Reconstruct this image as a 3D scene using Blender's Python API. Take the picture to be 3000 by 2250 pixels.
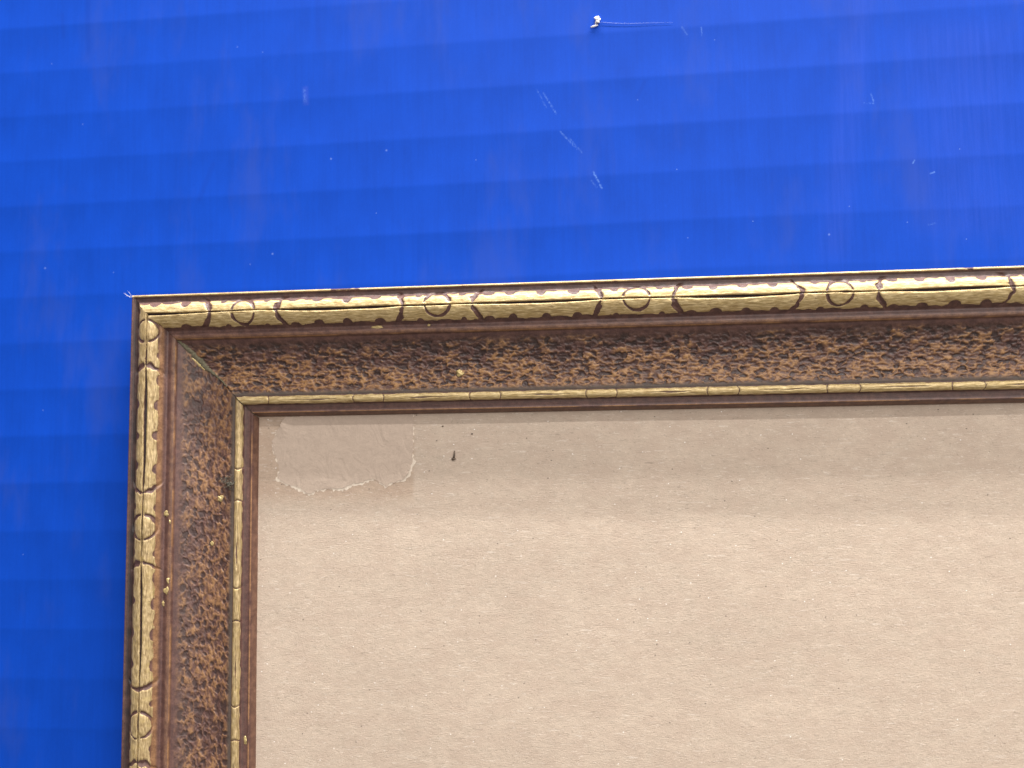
import bpy, bmesh, math, random
import numpy as np
from mathutils import Matrix, Vector

for o in list(bpy.data.objects):
    bpy.data.objects.remove(o, do_unlink=True)
scene = bpy.context.scene
col = scene.collection
MM = 0.001                      # everything below is measured in millimetres, built in metres
rnd = random.Random(7)

# ------------------------------------------------------------------ camera
cam_d = bpy.data.cameras.new('camera')
cam = bpy.data.objects.new('camera', cam_d)
col.objects.link(cam)
cam_d.sensor_width = 36.0
cam_d.lens = 2700.0 / 3000.0 * 36.0
cam_d.clip_start = 0.01
cam_d.clip_end = 20.0
R = ((0.994146, 0.021728, 0.105833), (-0.012537, 0.996151, -0.086751), (-0.107311, 0.084916, 0.990593))
CAM = (150.647, -55.022, 291.126)
M = Matrix(R).to_4x4()
M.translation = Vector(CAM) * MM
cam.matrix_world = M
cam_d.dof.use_dof = True
cam_d.dof.focus_distance = 0.279
cam_d.dof.aperture_fstop = 9.0
scene.camera = cam

# ------------------------------------------------------------------ room light
world = bpy.data.worlds.new('World')
scene.world = world
world.use_nodes = True
bg = world.node_tree.nodes['Background']
bg.inputs[0].default_value = (1.0, 0.915, 0.87, 1)
bg.inputs[1].default_value = 0.25


def area(name, loc, target, sx, sy, power, color):
    d = bpy.data.lights.new(name, 'AREA')
    d.shape = 'RECTANGLE'
    d.size = sx
    d.size_y = sy
    d.energy = power
    d.color = color
    o = bpy.data.objects.new(name, d)
    col.objects.link(o)
    o.location = loc
    o.rotation_euler = (Vector(target) - Vector(loc)).to_track_quat('-Z', 'Y').to_euler()
    return o


TGT = (0.15, -0.05, 0.0)
WARM = (1.0, 0.955, 0.915)
NEUTRAL = (1.0, 0.99, 0.97)
# three long tubes beyond the top edge of the picture, at three heights
area('tube_light_low', (0.35, 1.40, 0.270), (0.35, -0.05, 0.0), 1.5, 0.020, 40, NEUTRAL)
area('tube_light_middle', (0.40, 1.40, 0.325), (0.40, -0.05, 0.0), 1.5, 0.024, 25, NEUTRAL)
area('tube_light_high', (0.50, 1.15, 0.79), (0.50, -0.05, 0.0), 1.3, 0.03, 13, NEUTRAL)
# broad fill added for light bounced off the ceiling, over to the right
area('ceiling_bounce_fill', (0.75, 0.50, 1.55), TGT, 1.7, 1.7, 25, WARM)

scene.view_settings.view_transform = 'Standard'
scene.view_settings.look = 'None'
scene.view_settings.exposure = 0.0
scene.view_settings.gamma = 1.0
scene.view_settings.use_curve_mapping = False


# ------------------------------------------------------------------ numpy noise
def _hash(ix, iy, seed):
    h = (ix.astype(np.int64) * 374761393 + iy.astype(np.int64) * 668265263 + seed * 974711) & 0xFFFFFFFF
    h = ((h ^ (h >> 13)) * 1274126177) & 0xFFFFFFFF
    h = h ^ (h >> 16)
    return (h & 0xFFFFFF) / float(0x1000000)


def vnoise(x, y, seed=0):
    x = np.asarray(x, float); y = np.asarray(y, float)
    ix = np.floor(x); iy = np.floor(y)
    fx = x - ix; fy = y - iy
    fx = fx * fx * (3 - 2 * fx); fy = fy * fy * (3 - 2 * fy)
    a = _hash(ix, iy, seed); b = _hash(ix + 1, iy, seed)
    c = _hash(ix, iy + 1, seed); d = _hash(ix + 1, iy + 1, seed)
    return (a * (1 - fx) + b * fx) * (1 - fy) + (c * (1 - fx) + d * fx) * fy


def fbm(x, y, seed=0, oct=3):
    s = 0; a = 0.5; t = 0
    for k in range(oct):
        s = s + a * vnoise(x * 2 ** k, y * 2 ** k, seed + 17 * k); t += a; a *= 0.5
    return s / t


def worley(x, y, seed=0):
    ix = np.floor(x); iy = np.floor(y)
    f1 = np.full(x.shape, 9.0); f2 = np.full(x.shape, 9.0); cid = np.zeros(x.shape)
    for dx in (-1, 0, 1):
        for dy in (-1, 0, 1):
            cx = ix + dx; cy = iy + dy
            px = cx + 0.1 + 0.8 * _hash(cx, cy, seed); py = cy + 0.1 + 0.8 * _hash(cx, cy, seed + 5)
            d = np.hypot(px - x, py - y)
            nr = d < f1
            f2 = np.where(nr, f1, np.minimum(f2, d))
            cid = np.where(nr, _hash(cx, cy, seed + 9), cid)
            f1 = np.where(nr, d, f1)
    return f1, f2, cid


def sstep(a, b, x):
    t = np.clip((x - a) / (b - a), 0, 1)
    return t * t * (3 - 2 * t)


# ------------------------------------------------------------------ node helpers
def new_mat(name):
    m = bpy.data.materials.new(name)
    m.use_nodes = True
    nt = m.node_tree
    nt.nodes.clear()
    out = nt.nodes.new('ShaderNodeOutputMaterial')
    b = nt.nodes.new('ShaderNodeBsdfPrincipled')
    nt.links.new(b.outputs[0], out.inputs[0])
    return m, nt, b


def N(nt, t, **kw):
    n = nt.nodes.new(t)
    for k, v in kw.items():
        setattr(n, k, v)
    return n


def setin(nt, sock, v):
    if hasattr(v, 'is_linked'):
        nt.links.new(v, sock)
    elif isinstance(v, (tuple, list)) and len(v) == 3 and sock.type == 'RGBA':
        sock.default_value = (*v, 1)
    else:
        sock.default_value = v


def math_(nt, op, a, b=None, c=None, clamp=False):
    n = N(nt, 'ShaderNodeMath', operation=op, use_clamp=clamp)
    for i, v in enumerate((a, b, c)):
        if v is not None:
            setin(nt, n.inputs[i], v)
    return n.outputs[0]


def mix(nt, f, a, b, mode='MIX'):
    n = N(nt, 'ShaderNodeMix', data_type='RGBA', blend_type=mode)
    setin(nt, n.inputs[0], f); setin(nt, n.inputs[6], a); setin(nt, n.inputs[7], b)
    return n.outputs[2]


def maprange(nt, v, a, b, c=0.0, d=1.0):
    n = N(nt, 'ShaderNodeMapRange', interpolation_type='SMOOTHSTEP')
    setin(nt, n.inputs[0], v)
    for i, q in enumerate((a, b, c, d)):
        n.inputs[i + 1].default_value = q
    return n.outputs[0]


def coords(nt, scale=(1, 1, 1), rot=0.0, loc=(0, 0, 0)):
    """object coordinates in millimetres, then scaled"""
    tc = N(nt, 'ShaderNodeTexCoord')
    mp = N(nt, 'ShaderNodeMapping')
    mp.inputs['Scale'].default_value = [1000.0 * s for s in scale]
    mp.inputs['Rotation'].default_value = (0, 0, rot)
    mp.inputs['Location'].default_value = loc
    nt.links.new(tc.outputs['Object'], mp.inputs[0])
    return mp.outputs[0]


FLAT = [True]


def noise(nt, vec, scale=1.0, detail=3.0, rough=0.55, dist=0.0):
    n = N(nt, 'ShaderNodeTexNoise', noise_dimensions='2D' if FLAT[0] else '3D')
    nt.links.new(vec, n.inputs['Vector'])
    n.inputs['Scale'].default_value = scale
    n.inputs['Detail'].default_value = detail
    n.inputs['Roughness'].default_value = rough
    n.inputs['Distortion'].default_value = dist
    return n.outputs[0]


def voro(nt, vec, scale=1.0, rnd_=1.0):
    n = N(nt, 'ShaderNodeTexVoronoi', voronoi_dimensions='2D')
    nt.links.new(vec, n.inputs['Vector'])
    n.inputs['Scale'].default_value = scale
    n.inputs['Randomness'].default_value = rnd_
    r = N(nt, 'ShaderNodeSeparateColor')
    nt.links.new(n.outputs['Color'], r.inputs[0])
    return n.outputs['Distance'], r.outputs[0]


def bump(nt, h, dist_mm, strength=1.0, normal=None):
    n = N(nt, 'ShaderNodeBump')
    n.inputs['Strength'].default_value = strength
    n.inputs['Distance'].default_value = dist_mm * MM
    nt.links.new(h, n.inputs['Height'])
    if normal is not None:
        nt.links.new(normal, n.inputs['Normal'])
    return n.outputs[0]


# ------------------------------------------------------------------ materials
def mat_blue():
    m, nt, b = new_mat('blue_plastic')
    c = (0.0016, 0.052, 0.42)
    streak = noise(nt, coords(nt, (0.9, 0.035, 1)), 1.0, 4.0, 0.6)
    fine = noise(nt, coords(nt, (2.6, 0.7, 1)), 1.0, 3.0, 0.6)
    grain = noise(nt, coords(nt, (5, 5, 5)), 1.0, 1.0, 0.5)
    blotch = noise(nt, coords(nt, (0.09, 0.05, 1)), 1.0, 3.0, 0.55)
    f = math_(nt, 'ADD', math_(nt, 'MULTIPLY', streak, 0.16), math_(nt, 'MULTIPLY', fine, 0.12))
    f = math_(nt, 'ADD', f, math_(nt, 'MULTIPLY', grain, 0.26))
    f = math_(nt, 'ADD', f, math_(nt, 'MULTIPLY', blotch, 0.26))
    f = math_(nt, 'ADD', f, 0.60)
    base = mix(nt, 1.0, c, f, 'MULTIPLY')
    # greyish grime in soft upright smears
    gr = maprange(nt, noise(nt, coords(nt, (0.045, 0.016, 1), 0, (3.3, 1.7, 0)), 1.0, 4.0, 0.65), 0.50, 0.78, 0, 0.5)
    base = mix(nt, gr, base, (0.022, 0.062, 0.36))
    # dust specks
    d, cc = voro(nt, coords(nt, (0.05, 0.05, 1)), 1.0)
    sp = math_(nt, 'MULTIPLY', maprange(nt, d, 0.010, 0.022, 1.0, 0.0), math_(nt, 'GREATER_THAN', cc, 0.92))
    d2, cc2 = voro(nt, coords(nt, (0.11, 0.11, 1), 0.3), 1.0)
    sp2 = math_(nt, 'MULTIPLY', maprange(nt, d2, 0.012, 0.024, 0.3, 0.0), math_(nt, 'GREATER_THAN', cc2, 0.96))
    base = mix(nt, math_(nt, 'MAXIMUM', math_(nt, 'MULTIPLY', sp, 0.25), sp2), base, (0.35, 0.5, 0.85))
    # scuffs: (x0,y0,x1,y1,width,strength)
    sx = N(nt, 'ShaderNodeSeparateXYZ')
    nt.links.new(coords(nt), sx.inputs[0])
    brk = noise(nt, coords(nt, (1.4, 1.4, 1)), 1.0, 4.0, 0.7)
    brk = maprange(nt, brk, 0.42, 0.62)
    SCUFF = ((128.7, 67.5, 132.2, 60.0, .40, .28), (130.8, 66.2, 135.4, 58.0, .45, .5), (135.8, 53.0, 142.0, 46.0, .45, .42),
             (138.6, 51.0, 143.6, 44.6, .35, .32), (146.5, 39.0, 149.6, 32.6, .55, .6), (145.9, 36.0, 148.0, 33.2, .45, .3),
             (234.0, 60.0, 235.0, 56.5, .4, .35), (231.5, 56.8, 235.2, 56.3, .35, .3), (50.5, 72.0, 50.9, 66.5, .9, .26),
             (176, 85.5, 178, 82.0, .5, .22), (182.3, 85, 182.6, 81.5, .35, .35), (249.0, 17, 252, 17.5, .4, .35),
             (245.6, 36.3, 246.3, 37.8, .4, .6), (250.2, 33.0, 252.3, 33.6, .4, .6))

    def strokes(items):
        tot = None
        for (x0, y0, x1, y1, w, s) in items:
            dx, dy = x1 - x0, y1 - y0
            L = math.hypot(dx, dy)
            px = math_(nt, 'SUBTRACT', sx.outputs[0], x0); py = math_(nt, 'SUBTRACT', sx.outputs[1], y0)
            t = math_(nt, 'ADD', math_(nt, 'MULTIPLY', px, dx / L / L), math_(nt, 'MULTIPLY', py, dy / L / L))
            q = math_(nt, 'ABSOLUTE', math_(nt, 'ADD', math_(nt, 'MULTIPLY', px, -dy / L), math_(nt, 'MULTIPLY', py, dx / L)))
            along = math_(nt, 'SUBTRACT', 1.0, math_(nt, 'MULTIPLY', math_(nt, 'ABSOLUTE', math_(nt, 'SUBTRACT', t, 0.5)), 2.0), clamp=True)
            along = maprange(nt, along, 0.0, 0.25)
            ac = maprange(nt, q, w * 0.15, w, s, 0.0)
            v = math_(nt, 'MULTIPLY', along, ac)
            tot = v if tot is None else math_(nt, 'MAXIMUM', tot, v)
        return tot
    tot = strokes(SCUFF)
    # soft dents and old creases in the skin, and a wide pale haze of sheen put into the colour
    crease = strokes(((-28.1, 116, -26.8, 86.5, 1.6, .40), (-37.2, 105, -36.2, 94.0, 1.3, .32), (19.6, 49.0, 13.5, 33.5, 1.5, .32), (164.4, 68.6, 160.8, 61.5, 1.1, .30), (55.0, 112, 55.6, 84.0, 2.2, .25)))
    base = mix(nt, crease, base, (0.003, 0.040, 0.33))
    pale_haze = strokes(((233.5, 100.0, 219.5, 2.0, 7.0, .10), (262.0, 85.0, 262.0, 8.0, 26.0, .10), (50.8, 73.0, 51.2, 65.5, 1.6, .22)))
    base = mix(nt, math_(nt, 'MULTIPLY', pale_haze, maprange(nt, streak, .3, .7, .4, 1.0)), base, (0.08, 0.105, 0.48))
    base = mix(nt, math_(nt, 'MULTIPLY', math_(nt, 'MULTIPLY', tot, brk), 0.65), base, (0.22, 0.42, 0.85))
    nt.links.new(base, b.inputs['Base Color'])
    b.inputs['Roughness'].default_value = 0.6
    b.inputs['Specular IOR Level'].default_value = 0.12
    h = math_(nt, 'ADD', math_(nt, 'MULTIPLY', streak, 1.0), math_(nt, 'MULTIPLY', fine, 0.25))
    nrm = bump(nt, h, 0.03, 0.25)
    nt.links.new(nrm, b.inputs['Normal'])
    return m


def mat_board():
    m, nt, b = new_mat('grey_brown_chipboard')
    base = (0.518, 0.418, 0.330)
    big = noise(nt, coords(nt, (0.03, 0.05, 1)), 1.0, 3.0)
    mid = noise(nt, coords(nt, (0.28, 0.5, 1)), 1.0, 4.0, 0.65)
    fib = noise(nt, coords(nt, (0.9, 3.2, 1), 0.0), 1.0, 4.0, 0.65, 0.6)
    fib2 = noise(nt, coords(nt, (2.6, 1.2, 1), 0.5), 1.0, 3.0, 0.6, 1.2)
    f = math_(nt, 'ADD', math_(nt, 'MULTIPLY', big, 0.20), math_(nt, 'MULTIPLY', mid, 0.30))
    f = math_(nt, 'ADD', f, math_(nt, 'MULTIPLY', fib, 0.30))
    f = math_(nt, 'ADD', f, math_(nt, 'MULTIPLY', fib2, 0.16))
    f = math_(nt, 'ADD', f, 0.52)
    c = mix(nt, 1.0, base, f, 'MULTIPLY')
    tint = maprange(nt, noise(nt, coords(nt, (0.12, 0.2, 1), 0, (7, 3, 0)), 1.0, 3.0), 0.35, 0.7, 0, 0.45)
    c = mix(nt, tint, c, (0.470, 0.362, 0.285))
    # stain left by an old label in the corner
    sx = N(nt, 'ShaderNodeSeparateXYZ')
    nt.links.new(coords(nt), sx.inputs[0])
    wob = math_(nt, 'MULTIPLY', math_(nt, 'SUBTRACT', noise(nt, coords(nt, (0.5, 0.5, 1)), 1.0, 4.0, 0.7), 0.5), 1.6)
    st = math_(nt, 'MULTIPLY', maprange(nt, math_(nt, 'ADD', sx.outputs[0], wob), 88.2, 89.8, 1, 0), maprange(nt, math_(nt, 'ADD', sx.outputs[1], wob), -68.5, -62.0, 0, 1))
    c = mix(nt, math_(nt, 'MULTIPLY', st, 0.85), c, mix(nt, 1.0, c, (0.86, 0.80, 0.76), 'MULTIPLY'))
    # light and dark flecks and hairs
    for (s, r0, r1, amt, cl, rot, keep) in ((0.11, .014, .036, .85, (.12, .10, .085), .2, .84), (0.17, .016, .040, .55, (.20, .16, .12), 1.1, .75), (0.13, .012, .032, .95, (1.0, .97, .92), .7, .82),
                                            (0.36, .05, .12, .45, (.30, .245, .19), .4, .70), (0.42, .05, .13, .28, (.80, .72, .63), 2.0, .65)):
        d, pick = voro(nt, coords(nt, (s, s * 1.4, 1), rot), 1.0)
        c = mix(nt, math_(nt, 'MULTIPLY', maprange(nt, d, r0, r1, amt, 0.0), math_(nt, 'GREATER_THAN', pick, keep)), c, cl)
    for (sc, rot, lo, amt, cl) in (((0.25, 2.4, 1), 0.12, 0.70, .5, (.72, .64, .55)), ((0.3, 2.6, 1), -0.35, 0.71, .45, (.25, .20, .16)), ((0.5, 3.0, 1), 0.9, 0.73, .5, (.75, .67, .58))):
        hh = noise(nt, coords(nt, sc, rot), 1.0, 2.0, 0.5, 1.0)
        c = mix(nt, maprange(nt, hh, lo - .03, lo + .04, 0, amt), c, cl)
    nt.links.new(c, b.inputs['Base Color'])
    b.inputs['Roughness'].default_value = 0.85
    b.inputs['Specular IOR Level'].default_value = 0.25
    h = math_(nt, 'ADD', math_(nt, 'MULTIPLY', fib, 1.0), math_(nt, 'MULTIPLY', fib2, 0.7))
    h = math_(nt, 'ADD', h, math_(nt, 'MULTIPLY', mid, 0.8))
    nt.links.new(bump(nt, h, 0.16, 0.5), b.inputs['Normal'])
    return m


def mat_paper(name, base, rough=0.9):
    m, nt, b = new_mat(name)
    mid = noise(nt, coords(nt, (0.35, 0.45, 1)), 1.0, 4.0, 0.65)
    fib = noise(nt, coords(nt, (1.6, 2.0, 1), 0.6), 1.0, 4.0, 0.65, 1.0)
    wr = noise(nt, coords(nt, (0.16, 0.12, 1), 0.6), 1.0, 3.0, 0.5, 1.5)
    f = math_(nt, 'ADD', math_(nt, 'MULTIPLY', mid, 0.22), math_(nt, 'MULTIPLY', fib, 0.28))
    f = math_(nt, 'ADD', f, 0.75)
    c = mix(nt, 1.0, base, f, 'MULTIPLY')
    d, _ = voro(nt, coords(nt, (0.22, 0.22, 1), 0.3), 1.0)
    c = mix(nt, maprange(nt, d, .02, .05, .25, 0.0), c, (.25, .19, .15))
    nt.links.new(c, b.inputs['Base Color'])
    b.inputs['Roughness'].default_value = rough
    b.inputs['Specular IOR Level'].default_value = 0.2
    h = math_(nt, 'ADD', math_(nt, 'MULTIPLY', fib, 0.6), math_(nt, 'MULTIPLY', wr, 2.2))
    nt.links.new(bump(nt, h, 0.2, 0.65), b.inputs['Normal'])
    return m


def mat_rail(vertical):
    """painted wood: attribute pat = (gold, ochre, black pit, grey dust)"""
    m, nt, b = new_mat('bronze_and_brown_paint' + ('_upright' if vertical else ''))
    at = N(nt, 'ShaderNodeAttribute', attribute_name='pat')
    sep = N(nt, 'ShaderNodeSeparateColor')
    nt.links.new(at.outputs['Color'], sep.inputs[0])
    gold, och, blk = sep.outputs[0], sep.outputs[1], sep.outputs[2]
    dust = at.outputs['Alpha']
    along = (lambda a, c_: (c_, a, c_)) if vertical else (lambda a, c_: (a, c_, c_))
    grainl = noise(nt, coords(nt, along(0.35, 3.2)), 1.0, 4.0, 0.65, 0.4)
    patch = noise(nt, coords(nt, (0.5, 0.5, 0.5)), 1.0, 4.0, 0.6)
    fine = noise(nt, coords(nt, (4, 4, 4)), 1.0, 3.0, 0.6)
    # brown paint
    br = mix(nt, maprange(nt, patch, .35, .7), (0.078, 0.037, 0.032), (0.135, 0.066, 0.052))
    br = mix(nt, math_(nt, 'MULTIPLY', maprange(nt, grainl, .5, .75), .35), br, (0.17, 0.090, 0.060))
    br = mix(nt, 1.0, br, maprange(nt, fine, .2, .8, .72, 1.28), 'MULTIPLY')
    # ochre glaze
    oc = mix(nt, maprange(nt, patch, .3, .7), (0.25, 0.12, 0.050), (0.40, 0.215, 0.085))
    oc = mix(nt, 1.0, oc, maprange(nt, fine, .2, .8, .75, 1.25), 'MULTIPLY')
    c = mix(nt, och, br, oc)
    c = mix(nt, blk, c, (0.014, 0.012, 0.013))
    # dust in the corners of the cove
    c = mix(nt, math_(nt, 'MULTIPLY', dust, maprange(nt, fine, .3, .7, .45, 1.0)), c, (0.075, 0.070, 0.055))
    # gold paint, thin places and cracks along the grain
    crack = maprange(nt, noise(nt, coords(nt, along(0.16, 2.2)), 1.0, 3.0, 0.6, 0.5), .60, .68, 0.0, 0.75)
    gedge = math_(nt, 'ADD', gold, math_(nt, 'MULTIPLY', math_(nt, 'SUBTRACT', fine, 0.5), 0.5))
    gm = maprange(nt, gedge, .38, .60)
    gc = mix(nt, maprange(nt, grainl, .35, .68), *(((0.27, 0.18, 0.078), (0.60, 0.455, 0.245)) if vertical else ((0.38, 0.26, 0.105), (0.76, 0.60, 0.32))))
    gc = mix(nt, maprange(nt, patch, .45, .75, 0, .5), gc, (0.50, 0.37, 0.14))
    gc = mix(nt, math_(nt, 'MULTIPLY', crack, .8), gc, (0.17, 0.10, 0.045))
    c = mix(nt, gm, c, gc)
    nt.links.new(c, b.inputs['Base Color'])
    nt.links.new(math_(nt, 'MULTIPLY', gm, 0.28), b.inputs['Metallic'])
    r = math_(nt, 'ADD', maprange(nt, fine, .2, .8, .40, .55), math_(nt, 'MULTIPLY', dust, 0.3))
    nt.links.new(r, b.inputs['Roughness'])
    b.inputs['Specular IOR Level'].default_value = 0.5
    h = math_(nt, 'ADD', math_(nt, 'MULTIPLY', grainl, 0.8), math_(nt, 'MULTIPLY', fine, 0.45))
    nt.links.new(bump(nt, h, 0.12, 0.55), b.inputs['Normal'])
    return m


def mat_plain(name, c1, c2, rough=0.6, metal=0.0, scale=2.0, bmp=0.1):
    m, nt, b = new_mat(name)
    n = noise(nt, coords(nt, (scale, scale, scale)), 1.0, 4.0, 0.6)
    nt.links.new(mix(nt, maprange(nt, n, .3, .7), c1, c2), b.inputs['Base Color'])
    b.inputs['Roughness'].default_value = rough
    b.inputs['Metallic'].default_value = metal
    nt.links.new(bump(nt, n, bmp, 0.7), b.inputs['Normal'])
    return m


M_BLUE = mat_blue()
M_BOARD = mat_board()
M_TORN = mat_paper('torn_brown_paper', (0.492, 0.390, 0.312))
M_EDGE = mat_paper('pale_torn_fibres', (0.70, 0.60, 0.49))
FLAT[0] = False
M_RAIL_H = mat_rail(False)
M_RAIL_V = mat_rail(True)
M_GOLDDROP = mat_plain('gold_paint', (0.42, 0.31, 0.13), (0.62, 0.48, 0.22), 0.4, 0.4, 1.5, 0.05)
M_PUTTY = mat_plain('green_grey_filler', (0.085, 0.075, 0.045), (0.17, 0.15, 0.095), 0.85, 0, 1.6, 0.25)
M_LINT = mat_plain('dark_lint', (0.05, 0.045, 0.035), (0.13, 0.115, 0.085), 0.95, 0, 2.0, 0.1)
M_WHITE = mat_plain('white_crumb', (0.75, 0.72, 0.68), (0.9, 0.88, 0.85), 0.7, 0, 0.8, 0.2)
M_THREAD = mat_plain('pale_thread', (0.22, 0.32, 0.75), (0.38, 0.46, 0.85), 0.6, 0, 1.0, 0.05)
M_SPECK = mat_plain('dark_speck', (0.06, 0.045, 0.035), (0.17, 0.12, 0.085), 0.6, 0, 1.2, 0.1)


# ------------------------------------------------------------------ mesh helpers
def tag(o, label=None, cat=None, kind=None, group=None):
    for k, v in (('label', label), ('category', cat), ('kind', kind), ('group', group)):
        if v:
            o[k] = v
    return o


def mesh_from_arrays(name, v_mm, faces, mat, parent=None, normals=None, pat=None, smooth=True):
    """v_mm (n,3) millimetres; faces (m,4) or (m,3) int array"""
    me = bpy.data.meshes.new(name)
    n, k = faces.shape
    me.vertices.add(len(v_mm))
    me.vertices.foreach_set('co', (np.asarray(v_mm, np.float64) * MM).astype(np.float32).ravel())
    me.loops.add(n * k)
    me.loops.foreach_set('vertex_index', faces.astype(np.int32).ravel())
    me.polygons.add(n)
    me.polygons.foreach_set('loop_start', np.arange(0, n * k, k, dtype=np.int32))
    if smooth:
        me.polygons.foreach_set('use_smooth', np.ones(n, bool))
    me.update(calc_edges=True)
    if pat is not None:
        a = me.attributes.new('pat', 'FLOAT_COLOR', 'POINT')
        a.data.foreach_set('color', pat.astype(np.float32).ravel())
    if normals is not None:
        me.normals_split_custom_set_from_vertices(normals.tolist())
    me.materials.append(mat)
    o = bpy.data.objects.new(name, me)
    col.objects.link(o)
    if parent:
        o.parent = parent
    return o


def obj_bm(name, bm, mat, parent=None, smooth=True):
    me = bpy.data.meshes.new(name)
    if smooth:
        for f in bm.faces:
            f.smooth = True
    bm.to_mesh(me)
    bm.free()
    me.materials.append(mat)
    o = bpy.data.objects.new(name, me)
    col.objects.link(o)
    if parent:
        o.parent = parent
    return o


def tube(bm, pts, rad, seg=6):
    """tapering tube through pts (mm)"""
    rings = []
    pts = [Vector(p) for p in pts]
    for i, p in enumerate(pts):
        t = (pts[min(i + 1, len(pts) - 1)] - pts[max(i - 1, 0)]).normalized()
        up = Vector((0, 0, 1)) if abs(t.z) < 0.9 else Vector((1, 0, 0))
        a = t.cross(up).normalized(); b2 = t.cross(a).normalized()
        r = rad[i] if isinstance(rad, (list, tuple)) else rad
        rings.append([bm.verts.new((p + (a * math.cos(q) + b2 * math.sin(q)) * r) * MM) for q in [2 * math.pi * k / seg for k in range(seg)]])
    for i in range(len(rings) - 1):
        for k in range(seg):
            bm.faces.new((rings[i][k], rings[i][(k + 1) % seg], rings[i + 1][(k + 1) % seg], rings[i + 1][k]))
    bm.faces.new(rings[0][::-1]); bm.faces.new(rings[-1])


def lump(bm, c, r, seed=0, sub=2, rough=0.35, flat=1.0):
    ret = bmesh.ops.create_icosphere(bm, subdivisions=sub, radius=1.0)
    q = random.Random(seed)
    ph = [(q.uniform(0, 6.3), q.uniform(1.5, 4), Vector((q.gauss(0, 1), q.gauss(0, 1), q.gauss(0, 1))).normalized()) for _ in range(6)]
    for v in ret['verts']:
        d = v.co.normalized()
        s = 1 + rough * sum(math.sin(p + w * d.dot(a) * 2) for p, w, a in ph) / 4
        v.co = Vector((c[0] + d.x * r[0] * s, c[1] + d.y * r[1] * s, c[2] + d.z * r[2] * s)) * MM


# ------------------------------------------------------------------ blue corrugated plastic sheet
def build_sheet():
    xs = np.arange(-300, 561, 6.0)
    ys = np.arange(-520, 381, 0.6)
    X, Y = np.meshgrid(xs, ys)
    P = 15.9
    wob = 1.2 * (vnoise(X / 90, Y / 60, 3) - 0.5)
    ph = (Y - 68.6 - 0.006 * (X - 120) + wob) / P
    fr = ph - np.floor(ph)
    amp = 0.13 * (0.55 + 0.9 * vnoise(X / 55, np.floor(ph) * 3.7, 8))
    Z = -amp * 4 * fr * (1 - fr)                 # skin sagging between the ribs
    Z += 0.22 * (vnoise(X / 70, Y / 90, 11) - 0.5) + 0.05 * (vnoise(X / 18, Y / 60, 12) - 0.5)
    Z -= 0.16
    ny, nx = X.shape
    top = np.stack([X, Y, Z], -1).reshape(-1, 3)
    idx = np.arange(nx * ny).reshape(ny, nx)
    f = np.stack([idx[:-1, :-1], idx[:-1, 1:], idx[1:, 1:], idx[1:, :-1]], -1).reshape(-1, 4)
    # edge skirt and underside
    loop = np.concatenate([idx[0, :], idx[1:, -1], idx[-1, -2::-1], idx[-2:0:-1, 0]])
    nb = len(top)
    low = top[loop].copy(); low[:, 2] = -5.0
    ar = np.arange(len(loop)); nxt = np.roll(ar, -1)
    sk = np.stack([loop, nb + ar, nb + nxt, loop[nxt]], -1)
    v = np.concatenate([top, low])
    o = mesh_from_arrays('corrugated_plastic_sheet', v, np.concatenate([f, sk]), M_BLUE)
    tag(o, 'bright blue corrugated plastic sheet lying flat under the picture frame', None, 'structure')


build_sheet()

# ------------------------------------------------------------------ picture frame
PROF = [(0, 15.7), (0.12, 16.25), (0.4, 16.42), (0.68, 16.32), (0.9, 16.05), (1.3, 15.85), (1.9, 15.85), (2.45, 16.15), (3.1, 16.95), (4.0, 18.0), (5.0, 18.38), (6.0, 18.55),
        (6.8, 18.55), (7.6, 18.42), (8.6, 18.0), (9.6, 17.3), (10.4, 16.5), (11.0, 15.7), (11.4, 15.1), (11.75, 14.8), (12.2, 14.85), (12.7, 15.05), (13.3, 15.15), (13.9, 15.05),
        (14.2, 14.85), (14.36, 14.75), (14.5, 14.2), (14.75, 13.95), (15.4, 13.7), (16.5, 13.1), (18, 12.35), (20, 11.6), (22, 11.05), (24, 10.72), (26, 10.6), (28, 10.65), (30, 10.85),
        (31.6, 11.1), (32.3, 11.15), (32.5, 10.95), (32.65, 11.15), (32.85, 11.5), (33.25, 11.82), (33.8, 11.92), (34.3, 11.82), (34.75, 11.5), (35.05, 11.1), (35.2, 10.4), (35.4, 10.05),
        (36.0, 9.95), (37.0, 9.85), (37.45, 9.95), (37.7, 10.05), (37.9, 9.9), (38.05, 9.5), (38.4, 8.7), (38.8, 7.9), (38.95, 7.3), (39.0, 6.6)]
PU = np.array([p[0] for p in PROF]); PZ = np.array([p[1] for p in PROF])
SIGHT = 39.0
GC = 6.4                                        # centre line of the gilded roll


def ugrid():
    u = [0.0]
    while u[-1] < SIGHT - 1e-6:
        a = u[-1]
        st = 0.14 if (a < 2.4 or 11 < a < 15 or a > 32.2) else (0.18 if a < 15 else 0.24)
        u.append(min(a + st, SIGHT))
    return np.array(u)


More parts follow.
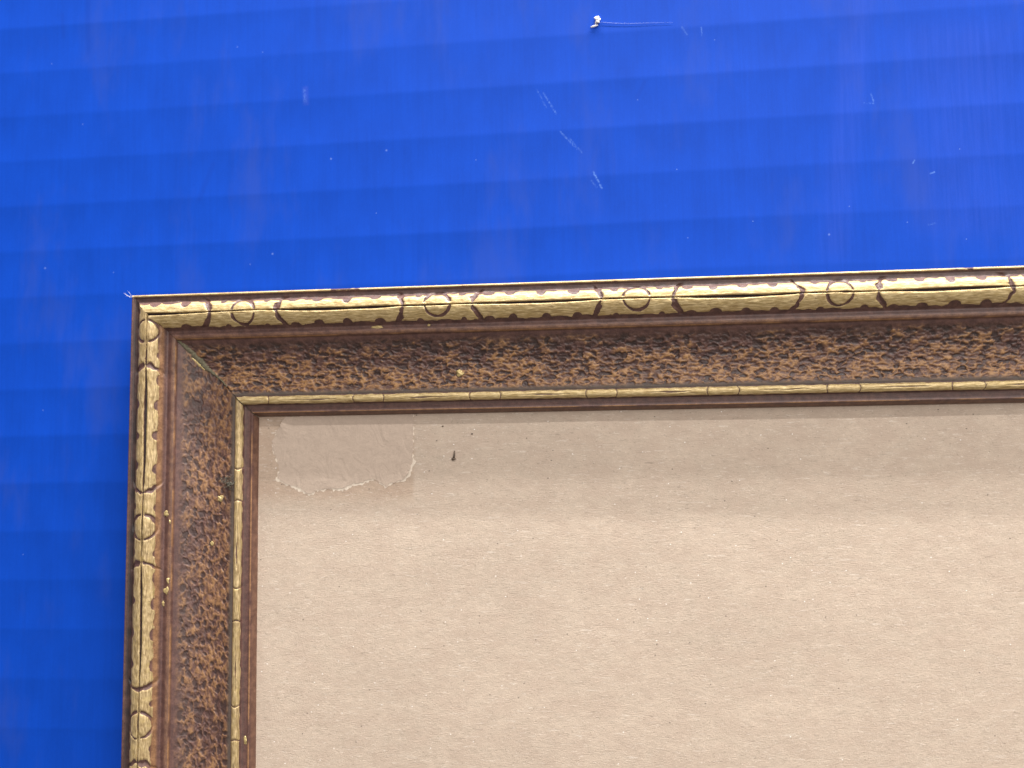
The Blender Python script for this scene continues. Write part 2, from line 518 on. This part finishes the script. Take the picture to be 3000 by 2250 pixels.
def build_rail(L, fine, circles, beads, axis, mat, parent, seed, detail=True, relief=1.0, hollow=0.5, g0=3.1, g1=10.75, edge_glint=0.9, cell=(2.1, 0.98)):
    """axis = (origin xy, along xy, inward xy). s runs along the rail, u runs inward from the outer edge."""
    org, al, inw = [np.array(a, float) for a in axis]
    if detail:
        s = np.concatenate([np.arange(0, fine, 0.21), np.arange(fine, L, 3.0), [L]])
    else:
        s = np.linspace(0, L, 80)
    u = ugrid() if detail else PU.copy()
    S, U = np.meshgrid(s, u, indexing='ij')
    gap = 0.16 * sstep(31.5, 33.0, U) + 0.07 * sstep(11.0, 12.0, U) if detail else 0 * U
    lo = U + gap; hi = L - U
    dead = (S < lo) | (S > hi)
    Sg = S
    S = np.clip(S, lo, hi)
    uu = U
    # profile, softened by a small running mean
    uf = np.linspace(0, SIGHT, 3901)
    zf = np.interp(uf, PU, PZ)
    k = np.hanning(31); k /= k.sum()
    zs = np.convolve(np.pad(zf, 15, mode='edge'), k, mode='valid')
    Z = np.interp(uu, uf, zs)
    # hand-made waviness
    Z = Z + 0.10 * (vnoise(S / 23, uu / 9, seed) - 0.5) * sstep(0, 2, uu)
    gold = np.zeros_like(S); och = np.zeros_like(S); blk = np.zeros_like(S); dust = np.zeros_like(S)
    cuts_g = []; cuts_b = []
    if detail:
        n1 = vnoise(S / 1.7, uu / 1.1, seed + 1) - 0.5
        n2 = fbm(S / 0.9, uu / 0.6, seed + 2) - 0.5
        n3 = vnoise(S / 4.5, uu * 0, seed + 3) - 0.5
        q2 = np.clip((uu - GC) / 4.4, -1.3, 1.3) ** 2
        ua = g0 + 0.55 * n3 + 0.7 * n1
        ub = g1 + 0.35 * (vnoise(S / 5, uu * 0, seed + 4) - 0.5) + 0.5 * n1
        carve = np.zeros_like(S)
        cut = np.zeros_like(S)
        # segments
        rings = []
        for c in circles:
            rings += [(c - 10.6, -1), (c + 10.8, 1)]
        segs = []
        edges = [-14.0] + [r[0] for r in rings] + [L]
        cuts_g = [r[0] for r in rings if 1 < r[0] < L - 1]
        # scallops and slit
        slit = np.zeros_like(S)
        for i in range(len(edges) - 1):
            a, e = edges[i], edges[i + 1]
            ln = e - a
            inside = (S >= a) & (S < e)
            long_ = ln > 25
            if long_:
                fr = (S - a) / ln
                w = 0.14 + 0.46 * np.sin(np.pi * np.clip(fr, 0, 1)) ** 0.7 * (0.65 + 0.7 * vnoise(S / 9, S * 0, seed + 31))
                lobes = [(.12, .8), (.31, 1.15), (.55, 1.35), (.79, 1.2)]
            else:
                w = 0.16 + 0.14 * vnoise(S / 4, S * 0, seed + 32)
                lobes = [(.20, .75), (.83, .7)]
            cl = GC + 0.25 * (vnoise(S / 14, S * 0, seed + 6) - 0.5) + (0.22 * np.sin(np.pi * np.clip((S - a) / ln, 0, 1)) * (-1 if not long_ else 1) if long_ else 0)
            g = np.clip(1 - np.abs(uu - cl) / w, 0, 1)
            slit = np.where(inside, np.maximum(slit, g), slit)
            for fr0, dep in lobes:
                c0 = a + fr0 * ln
                rr = 1.55 if long_ else 1.0
                for (edge, sg, ph) in ((g0 - 0.1, 1, 0.0), (g1 + 0.1, -1, 0.6)):
                    cc = c0 + ph + (rnd.random() - .5) * 1.2
                    hw = rr * (0.85 + 0.4 * rnd.random())
                    dp = dep * (0.8 + 0.5 * rnd.random()) * (1.15 if sg > 0 else 1.0)
                    x = (S - cc) / hw
                    lob = dp * np.sqrt(np.clip(1 - x * x, 0, 1))
                    if sg > 0:
                        ua = np.where(np.abs(x) < 1, np.maximum(ua, edge + lob + 0.25 * n1), ua)
                    else:
                        ub = np.where(np.abs(x) < 1, np.minimum(ub, edge - lob * 0.85 + 0.25 * n1), ub)
        gold = sstep(-0.16, 0.16, uu - ua) * sstep(-0.16, 0.16, ub - uu)
        inroll = sstep(1.6, 2.6, uu) * sstep(11.6, 10.6, uu)
        # the brown scallops lie a little lower than the gilding
        Z -= 0.20 * (1 - gold) * inroll
        # ring cuts, convex towards the roundels
        for r0, sg in rings:
            rc = r0 + sg * (1.7 + 1.2 * rnd.random()) * q2 + 0.9 * n1 + 0.35 * n2
            wv = 0.42 + 0.75 * vnoise(uu / 1.3 + r0, uu * 0, seed + 7)
            fade = 1 - 0.8 * np.exp(-((uu - GC) / 0.7) ** 2) * (0.5 + 0.5 * math.sin(r0 * 7))
            g = np.clip(1 - np.abs(S - rc) / (wv * 1.35), 0, 1) * inroll * fade
            carve = np.maximum(carve, g * 0.52)
            cut = np.maximum(cut, sstep(0.15, 0.45, g))
        for c in circles:
            dx = (S - c) * (0.92 + 0.16 * rnd.random()) - 0.35 * n1; dy = (uu - GC + 0.5 * (rnd.random() - .5)) * (0.95 + 0.14 * rnd.random()) - 0.25 * n2
            rad = np.hypot(dx, dy)
            wv = 0.55 * (0.45 + 0.95 * vnoise(np.arctan2(dy, dx) * 2 + c, rad * 0, seed + 8))
            g = np.clip(1 - np.abs(rad - 3.75) / (wv * 1.2), 0, 1) * sstep(0.25, 0.9, np.abs(dy) + 0.3 * n1)
            carve = np.maximum(carve, g * 0.42)
            cut = np.maximum(cut, sstep(0.15, 0.5, g))
            Z += 0.28 * np.clip(1 - (rad / 3.6) ** 2, 0, 1)        # domed roundel
        carve = np.maximum(carve, slit * 1.1)
        Z -= carve
        gold = gold * (1 - cut) * (1 - sstep(0.10, 0.5, slit))
        gold *= 1 - 0.5 * sstep(0.17, 0.30, n2) * sstep(0.0, 0.3, n3 + 0.2)      # worn flakes
        blk = np.maximum(blk, sstep(0.25, 0.7, slit) * 0.85)
        Z += 0.10 * n2 * inroll + 0.16 * n1 * inroll
        och = np.maximum(och, 0.55 * sstep(g1 - 0.3, g1 + 0.1, uu) * sstep(11.3, 10.6, uu) * (g1 < 10.3))
        # rubbed outer edge, its bright highlight put into the colour as gold
        rub_glint = sstep(0.95, 0.5, uu) * sstep(0.12, 0.36, fbm(S / 6, uu * 0.4, seed + 9))
        gold = np.maximum(gold, rub_glint * edge_glint)
        # dark paint in the hollow beside the roll; the upright rail's extra black is painted shade
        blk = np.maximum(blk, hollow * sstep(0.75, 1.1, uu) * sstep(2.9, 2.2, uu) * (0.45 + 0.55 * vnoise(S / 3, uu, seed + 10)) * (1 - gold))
        # fillet edge line: worn to pale wood
        line = np.exp(-((uu - 14.28) / 0.16) ** 2) * sstep(0.35, 0.6, fbm(S / 9, uu * 0, seed + 12) + 0.05)
        och = np.maximum(och, line)
        och = np.maximum(och, 0.45 * sstep(12.8, 13.6, uu) * sstep(14.5, 14.1, uu) * fbm(S / 1.2, uu / .5, seed + 13))
        Z += 0.05 * (fbm(S / 1.3, uu / .9, seed + 14) - .5) * sstep(11.5, 12.2, uu) * sstep(15, 14.4, uu)
        # hammered cove
        v = (uu - 15) / 17.4
        cov = sstep(0.0, 0.13, v) * sstep(1.0, 0.90, v)
        wx = S + 1.3 * (fbm(S / 2.6, uu / 1.7, seed + 15) - .5) * 2
        wy = uu + 0.7 * (fbm(S / 2.3, uu / 1.5, seed + 16) - .5) * 2
        f1, f2, cid = worley(wx / cell[0], wy / cell[1], seed + 17)
        g1, g2, cid2 = worley(wx / cell[0] * 2 + 31, wy / cell[1] * 1.8, seed + 18)
        size = 0.16 + 0.46 * cid
        pit = sstep(size + 0.24, size - 0.20, f1)
        pit2 = sstep(0.58, 0.18, g1) * sstep(0.35, 0.6, cid2)
        net = np.clip(1 - np.maximum(pit, 0.75 * pit2), 0, 1)
        lumpy = fbm(S / 6, uu / 2.8, seed + 19)
        soft = fbm(S / 2.0, uu / 0.75, seed + 21)
        fine_ = fbm(S / .8, uu / .4, seed + 20)
        Z += cov * relief * (0.34 * (lumpy - .5) + 0.42 * (soft - .5) - 0.30 * pit * (0.4 + cid) - 0.14 * pit2 + 0.12 * (fine_ - .5))
        ocz = net * cov * sstep(0.36, 0.66, 0.6 * lumpy + 0.5 * soft + (0.50 if relief > .8 else 0.12) * (v - 0.5) + 0.22 * (fine_ - .5))
        och = np.maximum(och, np.clip(ocz * 1.1, 0, 1) * (0.95 if relief > .8 else 0.66))
        blk = np.maximum(blk, cov * pit * sstep(0.62, 0.85, cid + 0.25 * np.exp(-((v - .30) / .16) ** 2)) * (0.62 if relief > .8 else 0.5))
        blk = np.maximum(blk, cov * pit * 0.30 * sstep(0.42, 0.65, 1 - lumpy))
        dust = np.maximum(dust, 0.85 * sstep(0.90, 0.985, v) * sstep(1.012, 1.0, v))
        dust = np.maximum(dust, 0.30 * sstep(0.0, 0.1, v) * sstep(0.34, 0.12, v) * fbm(S / 9, uu / 3, seed + 22))
        # bead next to the opening
        inb = sstep(32.45, 32.8, uu) * sstep(35.4, 35.15, uu)
        gb = sstep(32.6, 32.85, uu + 0.35 * n1) * sstep(35.25, 35.0, uu + 0.2 * n1)
        tick = np.zeros_like(S)
        bs = np.zeros_like(S)
        ed = [-20.0] + list(beads) + [L]
        for i, t in enumerate(beads):
            sg = 1 if i % 2 else -1
            rc = t + sg * 0.5 * ((uu - 33.9) / 1.3) ** 2
            tick = np.maximum(tick, np.clip(1 - np.abs(S - rc) / 0.42, 0, 1))
        for i in range(len(ed) - 1):
            a, e = ed[i], ed[i + 1]
            if e - a > 15:
                fr = np.clip((S - a) / (e - a), 0, 1)
                wv = 0.40 * sstep(0.15, 0.42, fr) * sstep(0.88, 0.6, fr) * (0.3 + vnoise(S / 3, S * 0, seed + 23))
                bs = np.maximum(bs, np.clip(1 - np.abs(uu - 33.95 - 0.3 * n3) / np.maximum(wv, 1e-3), 0, 1) * (wv > .04))
        Z += inb * (-0.30 * tick - 0.22 * bs + 0.14 * n1 + 0.08 * n2)
        gb = gb * (1 - 0.75 * sstep(.3, .8, tick)) * (1 - 0.7 * sstep(.2, .7, bs))
        gold = np.maximum(gold, gb)
        cuts_b = [t for t in beads if 36 < t < L - 36]
        # sight lip line
        lip = np.exp(-((uu - 37.72) / 0.15) ** 2) * sstep(0.28, 0.55, fbm(S / 8, uu * 0, seed + 24) + .05)
        och = np.maximum(och, lip)
        och = np.maximum(och, 0.16 * sstep(38.0, 38.3, uu))
        dust = np.maximum(dust, 0.3 * sstep(35.6, 35.8, uu) * sstep(36.2, 35.9, uu))
    else:
        gold = ((uu > 2.2) & (uu < 10.9)) * 1.0
        gold = np.maximum(gold, ((uu > 32.6) & (uu < 35.5)) * 1.0)
        och = ((uu > 17) & (uu < 31)) * 0.5
    pos = org[None, None, :] + S[..., None] * al + U[..., None] * inw
    V = np.concatenate([pos, Z[..., None]], -1)
    # grid normals
    dS = np.gradient(V, axis=0); dU = np.gradient(V, axis=1)
    nrm = np.cross(dS, dU)
    ln = np.linalg.norm(nrm, axis=-1, keepdims=True)
    bad = ln[..., 0] < 1e-9
    nrm = nrm / np.maximum(ln, 1e-9)
    nrm[nrm[..., 2] < 0] *= -1
    nrm[bad] = (0, 0, 1)
    flip = np.cross(np.append(al, 0), np.append(inw, 0))[2] < 0
    ns, nu = S.shape
    idx = np.arange(ns * nu).reshape(ns, nu)
    F = np.stack([idx[:-1, :-1], idx[1:, :-1], idx[1:, 1:], idx[:-1, 1:]], -1)
    if flip:
        F = F[..., ::-1]
    d4 = dead[:-1, :-1] & dead[1:, :-1] & dead[1:, 1:] & dead[:-1, 1:]
    ok = ~d4
    uc = (u[:-1] + u[1:]) / 2
    sc = (s[:-1] + s[1:]) / 2
    SC, UC = np.meshgrid(sc, uc, indexing='ij')
    PATT = np.stack([gold, och, blk, dust], -1)

    def part(mask, name, par, label=None):
        f = F[mask & ok].reshape(-1, 4)
        if len(f) == 0:
            return None
        ids, inv = np.unique(f, return_inverse=True)
        o = mesh_from_arrays(name, V.reshape(-1, 3)[ids], inv.reshape(-1, 4), mat, par, nrm.reshape(-1, 3)[ids], PATT.reshape(-1, 4)[ids])
        if label:
            o['label'] = label
        return o
    is_g = (UC > 1.5) & (UC < 11.7)
    is_c = (UC > 14.85) & (UC < 32.45)
    is_b = (UC >= 32.45) & (UC < 35.38)
    if not detail:
        body = part(np.ones_like(SC, bool), 'rail', parent)
    else:
        body = part(~(is_g | is_c | is_b), 'rail', parent)
        part(is_c, 'hammered_cove', body)
        ce = [-1] + cuts_g + [L + 1]
        rset = [c for c in circles]
        for i in range(len(ce) - 1):
            a, e = ce[i], ce[i + 1]
            isr = any(a < c < e and e - a < 25 for c in rset) or (i == 0 and any(a < c < e for c in rset))
            part(is_g & (SC >= a) & (SC < e), 'roundel_segment' if isr else 'bamboo_segment', body)
        be = [-1] + cuts_b + [L + 1]
        for i in range(len(be) - 1):
            part(is_b & (SC >= be[i]) & (SC < be[i + 1]), 'bead_segment', body)
    # side walls and back of the wooden rail: one closed trough below the face
    bm = bmesh.new()
    ring = [(0.0, float(Z[len(s) // 2, 0]) - 0.02), (0.25, 0.6), (0.9, 0.1), (26.0, 0.1), (26.0, 4.0), (38.8, 4.0), (38.97, 6.7)]
    rows = []
    for (uq, zq) in ring:
        p0 = org + al * uq + inw * uq; p1 = org + al * (L - uq) + inw * uq
        rows.append((bm.verts.new(Vector((*p0, zq)) * MM), bm.verts.new(Vector((*p1, zq)) * MM)))
    for i in range(len(rows) - 1):
        bm.faces.new((rows[i][0], rows[i + 1][0], rows[i + 1][1], rows[i][1]))
    bmesh.ops.recalc_face_normals(bm, faces=bm.faces[:])
    obj_bm('wooden_back', bm, mat, body, smooth=False)
    return body


W, H = 430.0, 380.0
frame = bpy.data.objects.new('picture_frame', None)
col.objects.link(frame)
tag(frame, 'old picture frame with gilded bamboo-carved edge, hammered brown cove and slim gold bead', 'picture frame')
top_circles = [37.6, 98.9, 159.0, 217.5, 276.0]
left_circles = [11.9, 72.9, 132.3, 191.0]
beads_t = [43.7, 70.8, 80.7, 107.5, 117.3, 143.2, 152.7, 179.4, 188.9, 214.2, 223.9, 249.6, 259.0, 285.0]
beads_l = [55.5, 65.1, 92.4, 102.1, 128.2, 138.0, 164.0]
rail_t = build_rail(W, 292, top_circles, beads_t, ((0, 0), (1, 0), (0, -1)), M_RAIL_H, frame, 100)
rail_l = build_rail(H, 168, left_circles, beads_l, ((0, 0), (0, -1), (1, 0)), M_RAIL_V, frame, 300, relief=0.5, hollow=0.95, g0=3.0, g1=9.9, edge_glint=0.25, cell=(1.9, 1.15))
rail_r = build_rail(H, 0, [], [], ((W, 0), (0, -1), (-1, 0)), M_RAIL_V, frame, 500, detail=False)
rail_b = build_rail(W, 0, [], [], ((0, -H), (1, 0), (0, 1)), M_RAIL_H, frame, 700, detail=False)

# filler squeezed out of the mitre
def putty():
    bm = bmesh.new()
    q = random.Random(4)
    n = 60
    rows = []
    for i in range(n + 1):
        t = i / n
        uq = 14.7 + t * 14.8
        z = float(np.interp(uq, PU, PZ))
        w = (0.25 + 0.95 * math.sin(math.pi * min(1, t * 1.25)) ** 0.8 * (1 - 0.55 * t)) * (0.7 + 0.6 * q.random()) if t < 0.8 else 0.22 * (0.7 + 0.6 * q.random())
        off = 0.25 * math.sin(t * 9) + 0.12 * q.uniform(-1, 1)
        hh = 0.42 * (0.7 + 0.6 * q.random())
        row = []
        for k, (a, b2) in enumerate(((-1, -0.12), (-0.55, 0.75), (0.0, 1.0), (0.55, 0.7), (1, -0.12))):
            d = (off + a * w) * 0.707
            row.append(bm.verts.new(Vector((uq + d, -uq + d, z + 0.04 + b2 * hh)) * MM))
        rows.append(row)
    for i in range(n):
        for k in range(4):
            bm.faces.new((rows[i][k], rows[i + 1][k], rows[i + 1][k + 1], rows[i][k + 1]))
    bmesh.ops.recalc_face_normals(bm, faces=bm.faces[:])
    obj_bm('mitre_filler', bm, M_PUTTY, rail_l)
    bm = bmesh.new()
    rows = []
    for i in range(25):
        t = i / 24
        uq = 19.0 + t * 4.2
        z = float(np.interp(uq, PU, PZ))
        w = 0.45 * math.sin(math.pi * t) * (0.6 + 0.8 * q.random()) + .03
        row = []
        for a, b2 in ((-1, -0.1), (0, 1), (1, -0.1)):
            d = (-1.15 + a * w) * 0.707
            row.append(bm.verts.new(Vector((uq + d, -uq + d, z + 0.10 + b2 * 0.22)) * MM))
        rows.append(row)
    for i in range(24):
        for k in range(2):
            bm.faces.new((rows[i][k], rows[i + 1][k], rows[i + 1][k + 1], rows[i][k + 1]))
    bmesh.ops.recalc_face_normals(bm, faces=bm.faces[:])
    obj_bm('gold_paint_drop', bm, M_GOLDDROP, rail_l)


putty()
for i, (x, y, rx, ry, par) in enumerate(((12.6, -69.0, 1.05, 0.95, rail_l), (28.0, -64.7, .95, 1.1, rail_l), (12.9, -92.6, .75, 1.1, rail_l), (11.8, -96.5, .6, .75, rail_l),
                                         (13.7, -71.5, .3, .7, rail_l), (13.4, -89.5, .4, .9, rail_l), (36.8, -138.7, .55, 1.3, rail_l), (25.4, -78.6, .6, .7, rail_l),
                                         (79.4, -12.4, 2.0, .55, rail_t), (95.7, -12.2, .5, .4, rail_t), (104.6, -26.7, 1.3, 1.1, rail_t))):
    uq = x if par is rail_l else -y
    z = float(np.interp(uq, PU, PZ))
    bm = bmesh.new()
    lump(bm, (x, y, z + 0.05), (rx * .9, ry * .9, 0.15), i + 20, 3, 0.5)
    obj_bm('gold_paint_drop', bm, M_GOLDDROP, par)


# ------------------------------------------------------------------ backing board and torn paper
BZ = 7.0


def board_z(X, Y):
    return BZ + 0.40 * (vnoise(X / 75, Y / 55, 41) - .5) + 0.10 * (vnoise(X / 21, Y / 17, 42) - .5)


def build_board():
    xs = np.linspace(30, W - 30, 190); ys = np.linspace(-(H - 30), -30, 170)
    X, Y = np.meshgrid(xs, ys)
    Z = board_z(X, Y)
    v = np.stack([X, Y, Z], -1).reshape(-1, 3)
    ny, nx = X.shape
    idx = np.arange(nx * ny).reshape(ny, nx)
    f = np.stack([idx[:-1, :-1], idx[:-1, 1:], idx[1:, 1:], idx[1:, :-1]], -1).reshape(-1, 4)
    loop = np.concatenate([idx[0, :], idx[1:, -1], idx[-1, -2::-1], idx[-2:0:-1, 0]])
    low = v[loop].copy(); low[:, 2] = 5.0
    ar = np.arange(len(loop)); nxt = np.roll(ar, -1)
    sk = np.stack([loop, len(v) + ar, len(v) + nxt, loop[nxt]], -1)
    o = mesh_from_arrays('backing_board', np.concatenate([v, low]), np.concatenate([f, sk]), M_BOARD)
    return tag(o, 'plain beige-brown cardboard sheet set inside the frame, torn paper in its corner', 'cardboard')


board = build_board()
TORN = [(47.9, -39.1), (46.3, -41.6), (44.6, -44.5), (43.3, -46.8), (43.6, -49.6), (44.8, -52.4), (45.9, -56.0), (45.2, -58.4), (47.4, -59.8), (49.1, -60.8), (52.2, -61.4), (54.6, -63.2),
        (56.2, -63.6), (57.9, -62.3), (59.7, -62.2), (61.9, -61.9), (64.2, -62.1), (66.9, -61.5), (69.9, -60.4), (72.4, -60.2), (74.8, -59.2), (76.6, -59.0), (78.2, -60.3), (80.3, -61.5), (81.4, -60.6),
        (82.8, -60.2), (85.3, -59.5), (87.2, -57.9), (87.9, -56.2), (88.7, -53.4), (88.9, -50.0), (88.8, -47.1), (89.1, -44.2), (89.0, -41.3), (89.2, -39.0)]


def sheet_shape(name, outline, seed, z0, th, mat, parent, lift=None, rag=0.25, wave=0.10):
    q = random.Random(seed)
    pts = []
    n = len(outline)
    for i in range(n):
        a = Vector(outline[i]); b2 = Vector(outline[(i + 1) % n])
        d = b2 - a
        k = max(2, int(d.length / 0.55))
        closing = i == n - 1
        for j in range(k):
            p = a + d * (j / k)
            if not closing:
                nn = Vector((d.y, -d.x)).normalized()
                p += nn * q.uniform(-rag, rag)
            pts.append(p)
    bm = bmesh.new()
    vs = [bm.verts.new((p.x, p.y, 0)) for p in pts]
    f = bm.faces.new(vs)
    if f.normal.z < 0:
        f.normal_flip()
    # cut into a grid so the sheet can curl
    geom = bm.faces[:] + bm.edges[:] + bm.verts[:]
    for x in np.arange(44, 90, 1.5):
        bmesh.ops.bisect_plane(bm, geom=bm.faces[:] + bm.edges[:] + bm.verts[:], plane_co=(x, 0, 0), plane_no=(1, 0, 0))
    for y in np.arange(-64, -38, 1.5):
        bmesh.ops.bisect_plane(bm, geom=bm.faces[:] + bm.edges[:] + bm.verts[:], plane_co=(0, y, 0), plane_no=(0, 1, 0))
    bmesh.ops.triangulate(bm, faces=bm.faces[:])
    bm.normal_update()
    if bm.faces[:][0].normal.z < 0:
        bmesh.ops.reverse_faces(bm, faces=bm.faces[:])
    for v in bm.verts:
        x, y = v.co.x, v.co.y
        z = z0 - BZ + float(board_z(np.array([x]), np.array([y]))[0]) + wave * float(vnoise(np.array([x / 3.1]), np.array([y / 2.4]), seed)[0])
        if lift:
            z += lift(x, y)
        v.co.z = z
    ret = bmesh.ops.extrude_face_region(bm, geom=bm.faces[:])
    low = [g for g in ret['geom'] if isinstance(g, bmesh.types.BMVert)]
    for v in low:
        v.co.z += th
    for v in bm.verts:
        v.co *= MM
    bmesh.ops.recalc_face_normals(bm, faces=bm.faces[:])
    return obj_bm(name, bm, mat, parent, smooth=False)


def curl(x, y):
    a = max(0.0, 1 - math.hypot(x - 46.5, (y + 41.5) * 0.55) / 4.5)
    e = max(0.0, 1 - math.hypot(x - 87.4, y + 58.2) / 3.5)
    return 0.75 * a * a + 0.35 * e


edge_out = []
cx, cy = 67.0, -46.0
q = random.Random(3)
for (x, y) in TORN:
    d = Vector((x - cx, (y - cy) * 1.3)).normalized()
    k = (0.15 + 0.95 * q.random() ** 1.5) if y < -52 else (-0.2 + 0.3 * q.random() if x < 60 else 0.02)
    edge_out.append((x + d.x * k, y + d.y * k if y < -39.5 else y))
torn = sheet_shape('torn_paper', TORN, 5, BZ + 0.03, 0.07, M_TORN, board, curl, 0.22)
torn['label'] = 'torn remnant of brown paper stuck in the corner of the cardboard'
sheet_shape('torn_edge', edge_out, 6, BZ - 0.06, 0.085, M_EDGE, torn, None, 0.45, 0.0)

# ------------------------------------------------------------------ small stray things
# crumb with a thread on the blue sheet
bm = bmesh.new()
lump(bm, (149.1, 88.9, 0.4), (.85, 1.05, 0.6), 3, 3, 0.7)
lump(bm, (148.0, 87.4, 0.22), (1.3, 0.32, 0.25), 5, 2, 0.4)
for v in bm.verts:
    p = v.co / MM
    if p.y < 88.3:                       # drag the tail down to the left
        v.co.y -= 0.35 * (149.4 - p.x) * MM * 0.6
crumb = obj_bm('paper_crumb', bm, M_WHITE)
tag(crumb, 'tiny white crumb lying on the blue sheet near its upper edge', 'crumb')
bm = bmesh.new()
tube(bm, [(150.3 + 23 * t, 88.3 - 1.9 * t - 0.25 * math.sin(t * 5), 0.10 - 0.02 * t) for t in [i / 14 for i in range(15)]], [0.06 - 0.04 * i / 14 for i in range(15)])
tag(obj_bm('thread', bm, M_THREAD), 'fine pale thread trailing right from the white crumb', 'thread')

# lint caught beside the inner bead of the upright rail
bm = bmesh.new()
q = random.Random(12)
for i in range(26):
    a = q.uniform(0, 6.3)
    p = Vector((30.9 + q.gauss(0, .8), -59.4 + q.gauss(0, .9), 11.2 + q.uniform(0, .9)))
    pts = [p]
    d = Vector((math.cos(a), math.sin(a), q.uniform(-.25, .35)))
    for k in range(6):
        d = (d + Vector((q.gauss(0, .45), q.gauss(0, .45), q.gauss(0, .25)))).normalized()
        p = p + d * 0.42
        pts.append(Vector((p.x, p.y, max(p.z, 11.05))))
    tube(bm, pts, q.uniform(.05, .11), 5)
lump(bm, (31.1, -59.9, 11.35), (.95, .6, .35), 8, 2, .6)
tag(obj_bm('lint_tuft', bm, M_LINT), 'small dark tuft of lint caught beside the inner gold bead of the upright rail', 'lint')

# wisp of fibres on the outer corner of the frame
bm = bmesh.new()
for (dx, dy, dz) in ((-3.4, 1.3, -.5), (-2.8, 0.3, -.8), (-1.8, 1.6, .2), (-3.0, .8, -.2)):
    tube(bm, [(0.7 + dx * t, -0.5 + dy * t + .25 * math.sin(t * 4 + dx), 16.45 + dz * t + 0.25 * math.sin(3 * t)) for t in [i / 8 for i in range(9)]], 0.028, 5)
tag(obj_bm('fibre_wisp', bm, M_WHITE), 'wisp of pale fibres on the outer corner of the picture frame', 'fibre')

# dark speck with a stub on the cardboard
BD = float(board_z(np.array([102.0]), np.array([-52.0]))[0])
bm = bmesh.new()
lump(bm, (101.7, -53.1, BD + .3), (.62, .42, .35), 2, 2, .5)
tube(bm, [(101.85, -52.9, BD + .3), (102.0, -52.0, BD + .42), (102.05, -51.1, BD + .3), (102.1, -50.6, BD + .2)], [.32, .27, .24, .12], 6)
tag(obj_bm('debris_speck', bm, M_SPECK), 'dark oblong speck of debris on the cardboard right of the torn paper', 'speck')
for (x, y, r, lab) in ((98.4, -42.9, .22, 'small dark crumb on the cardboard just above the oblong speck'), (107.6, -45.4, .24, 'small brown crumb on the cardboard right of the oblong speck')):
    bm = bmesh.new()
    lump(bm, (x, y, BD + .1), (r * 1.3, r * .8, .18), int(x), 2, .5)
    tag(obj_bm('debris_speck', bm, M_SPECK), lab, 'speck')
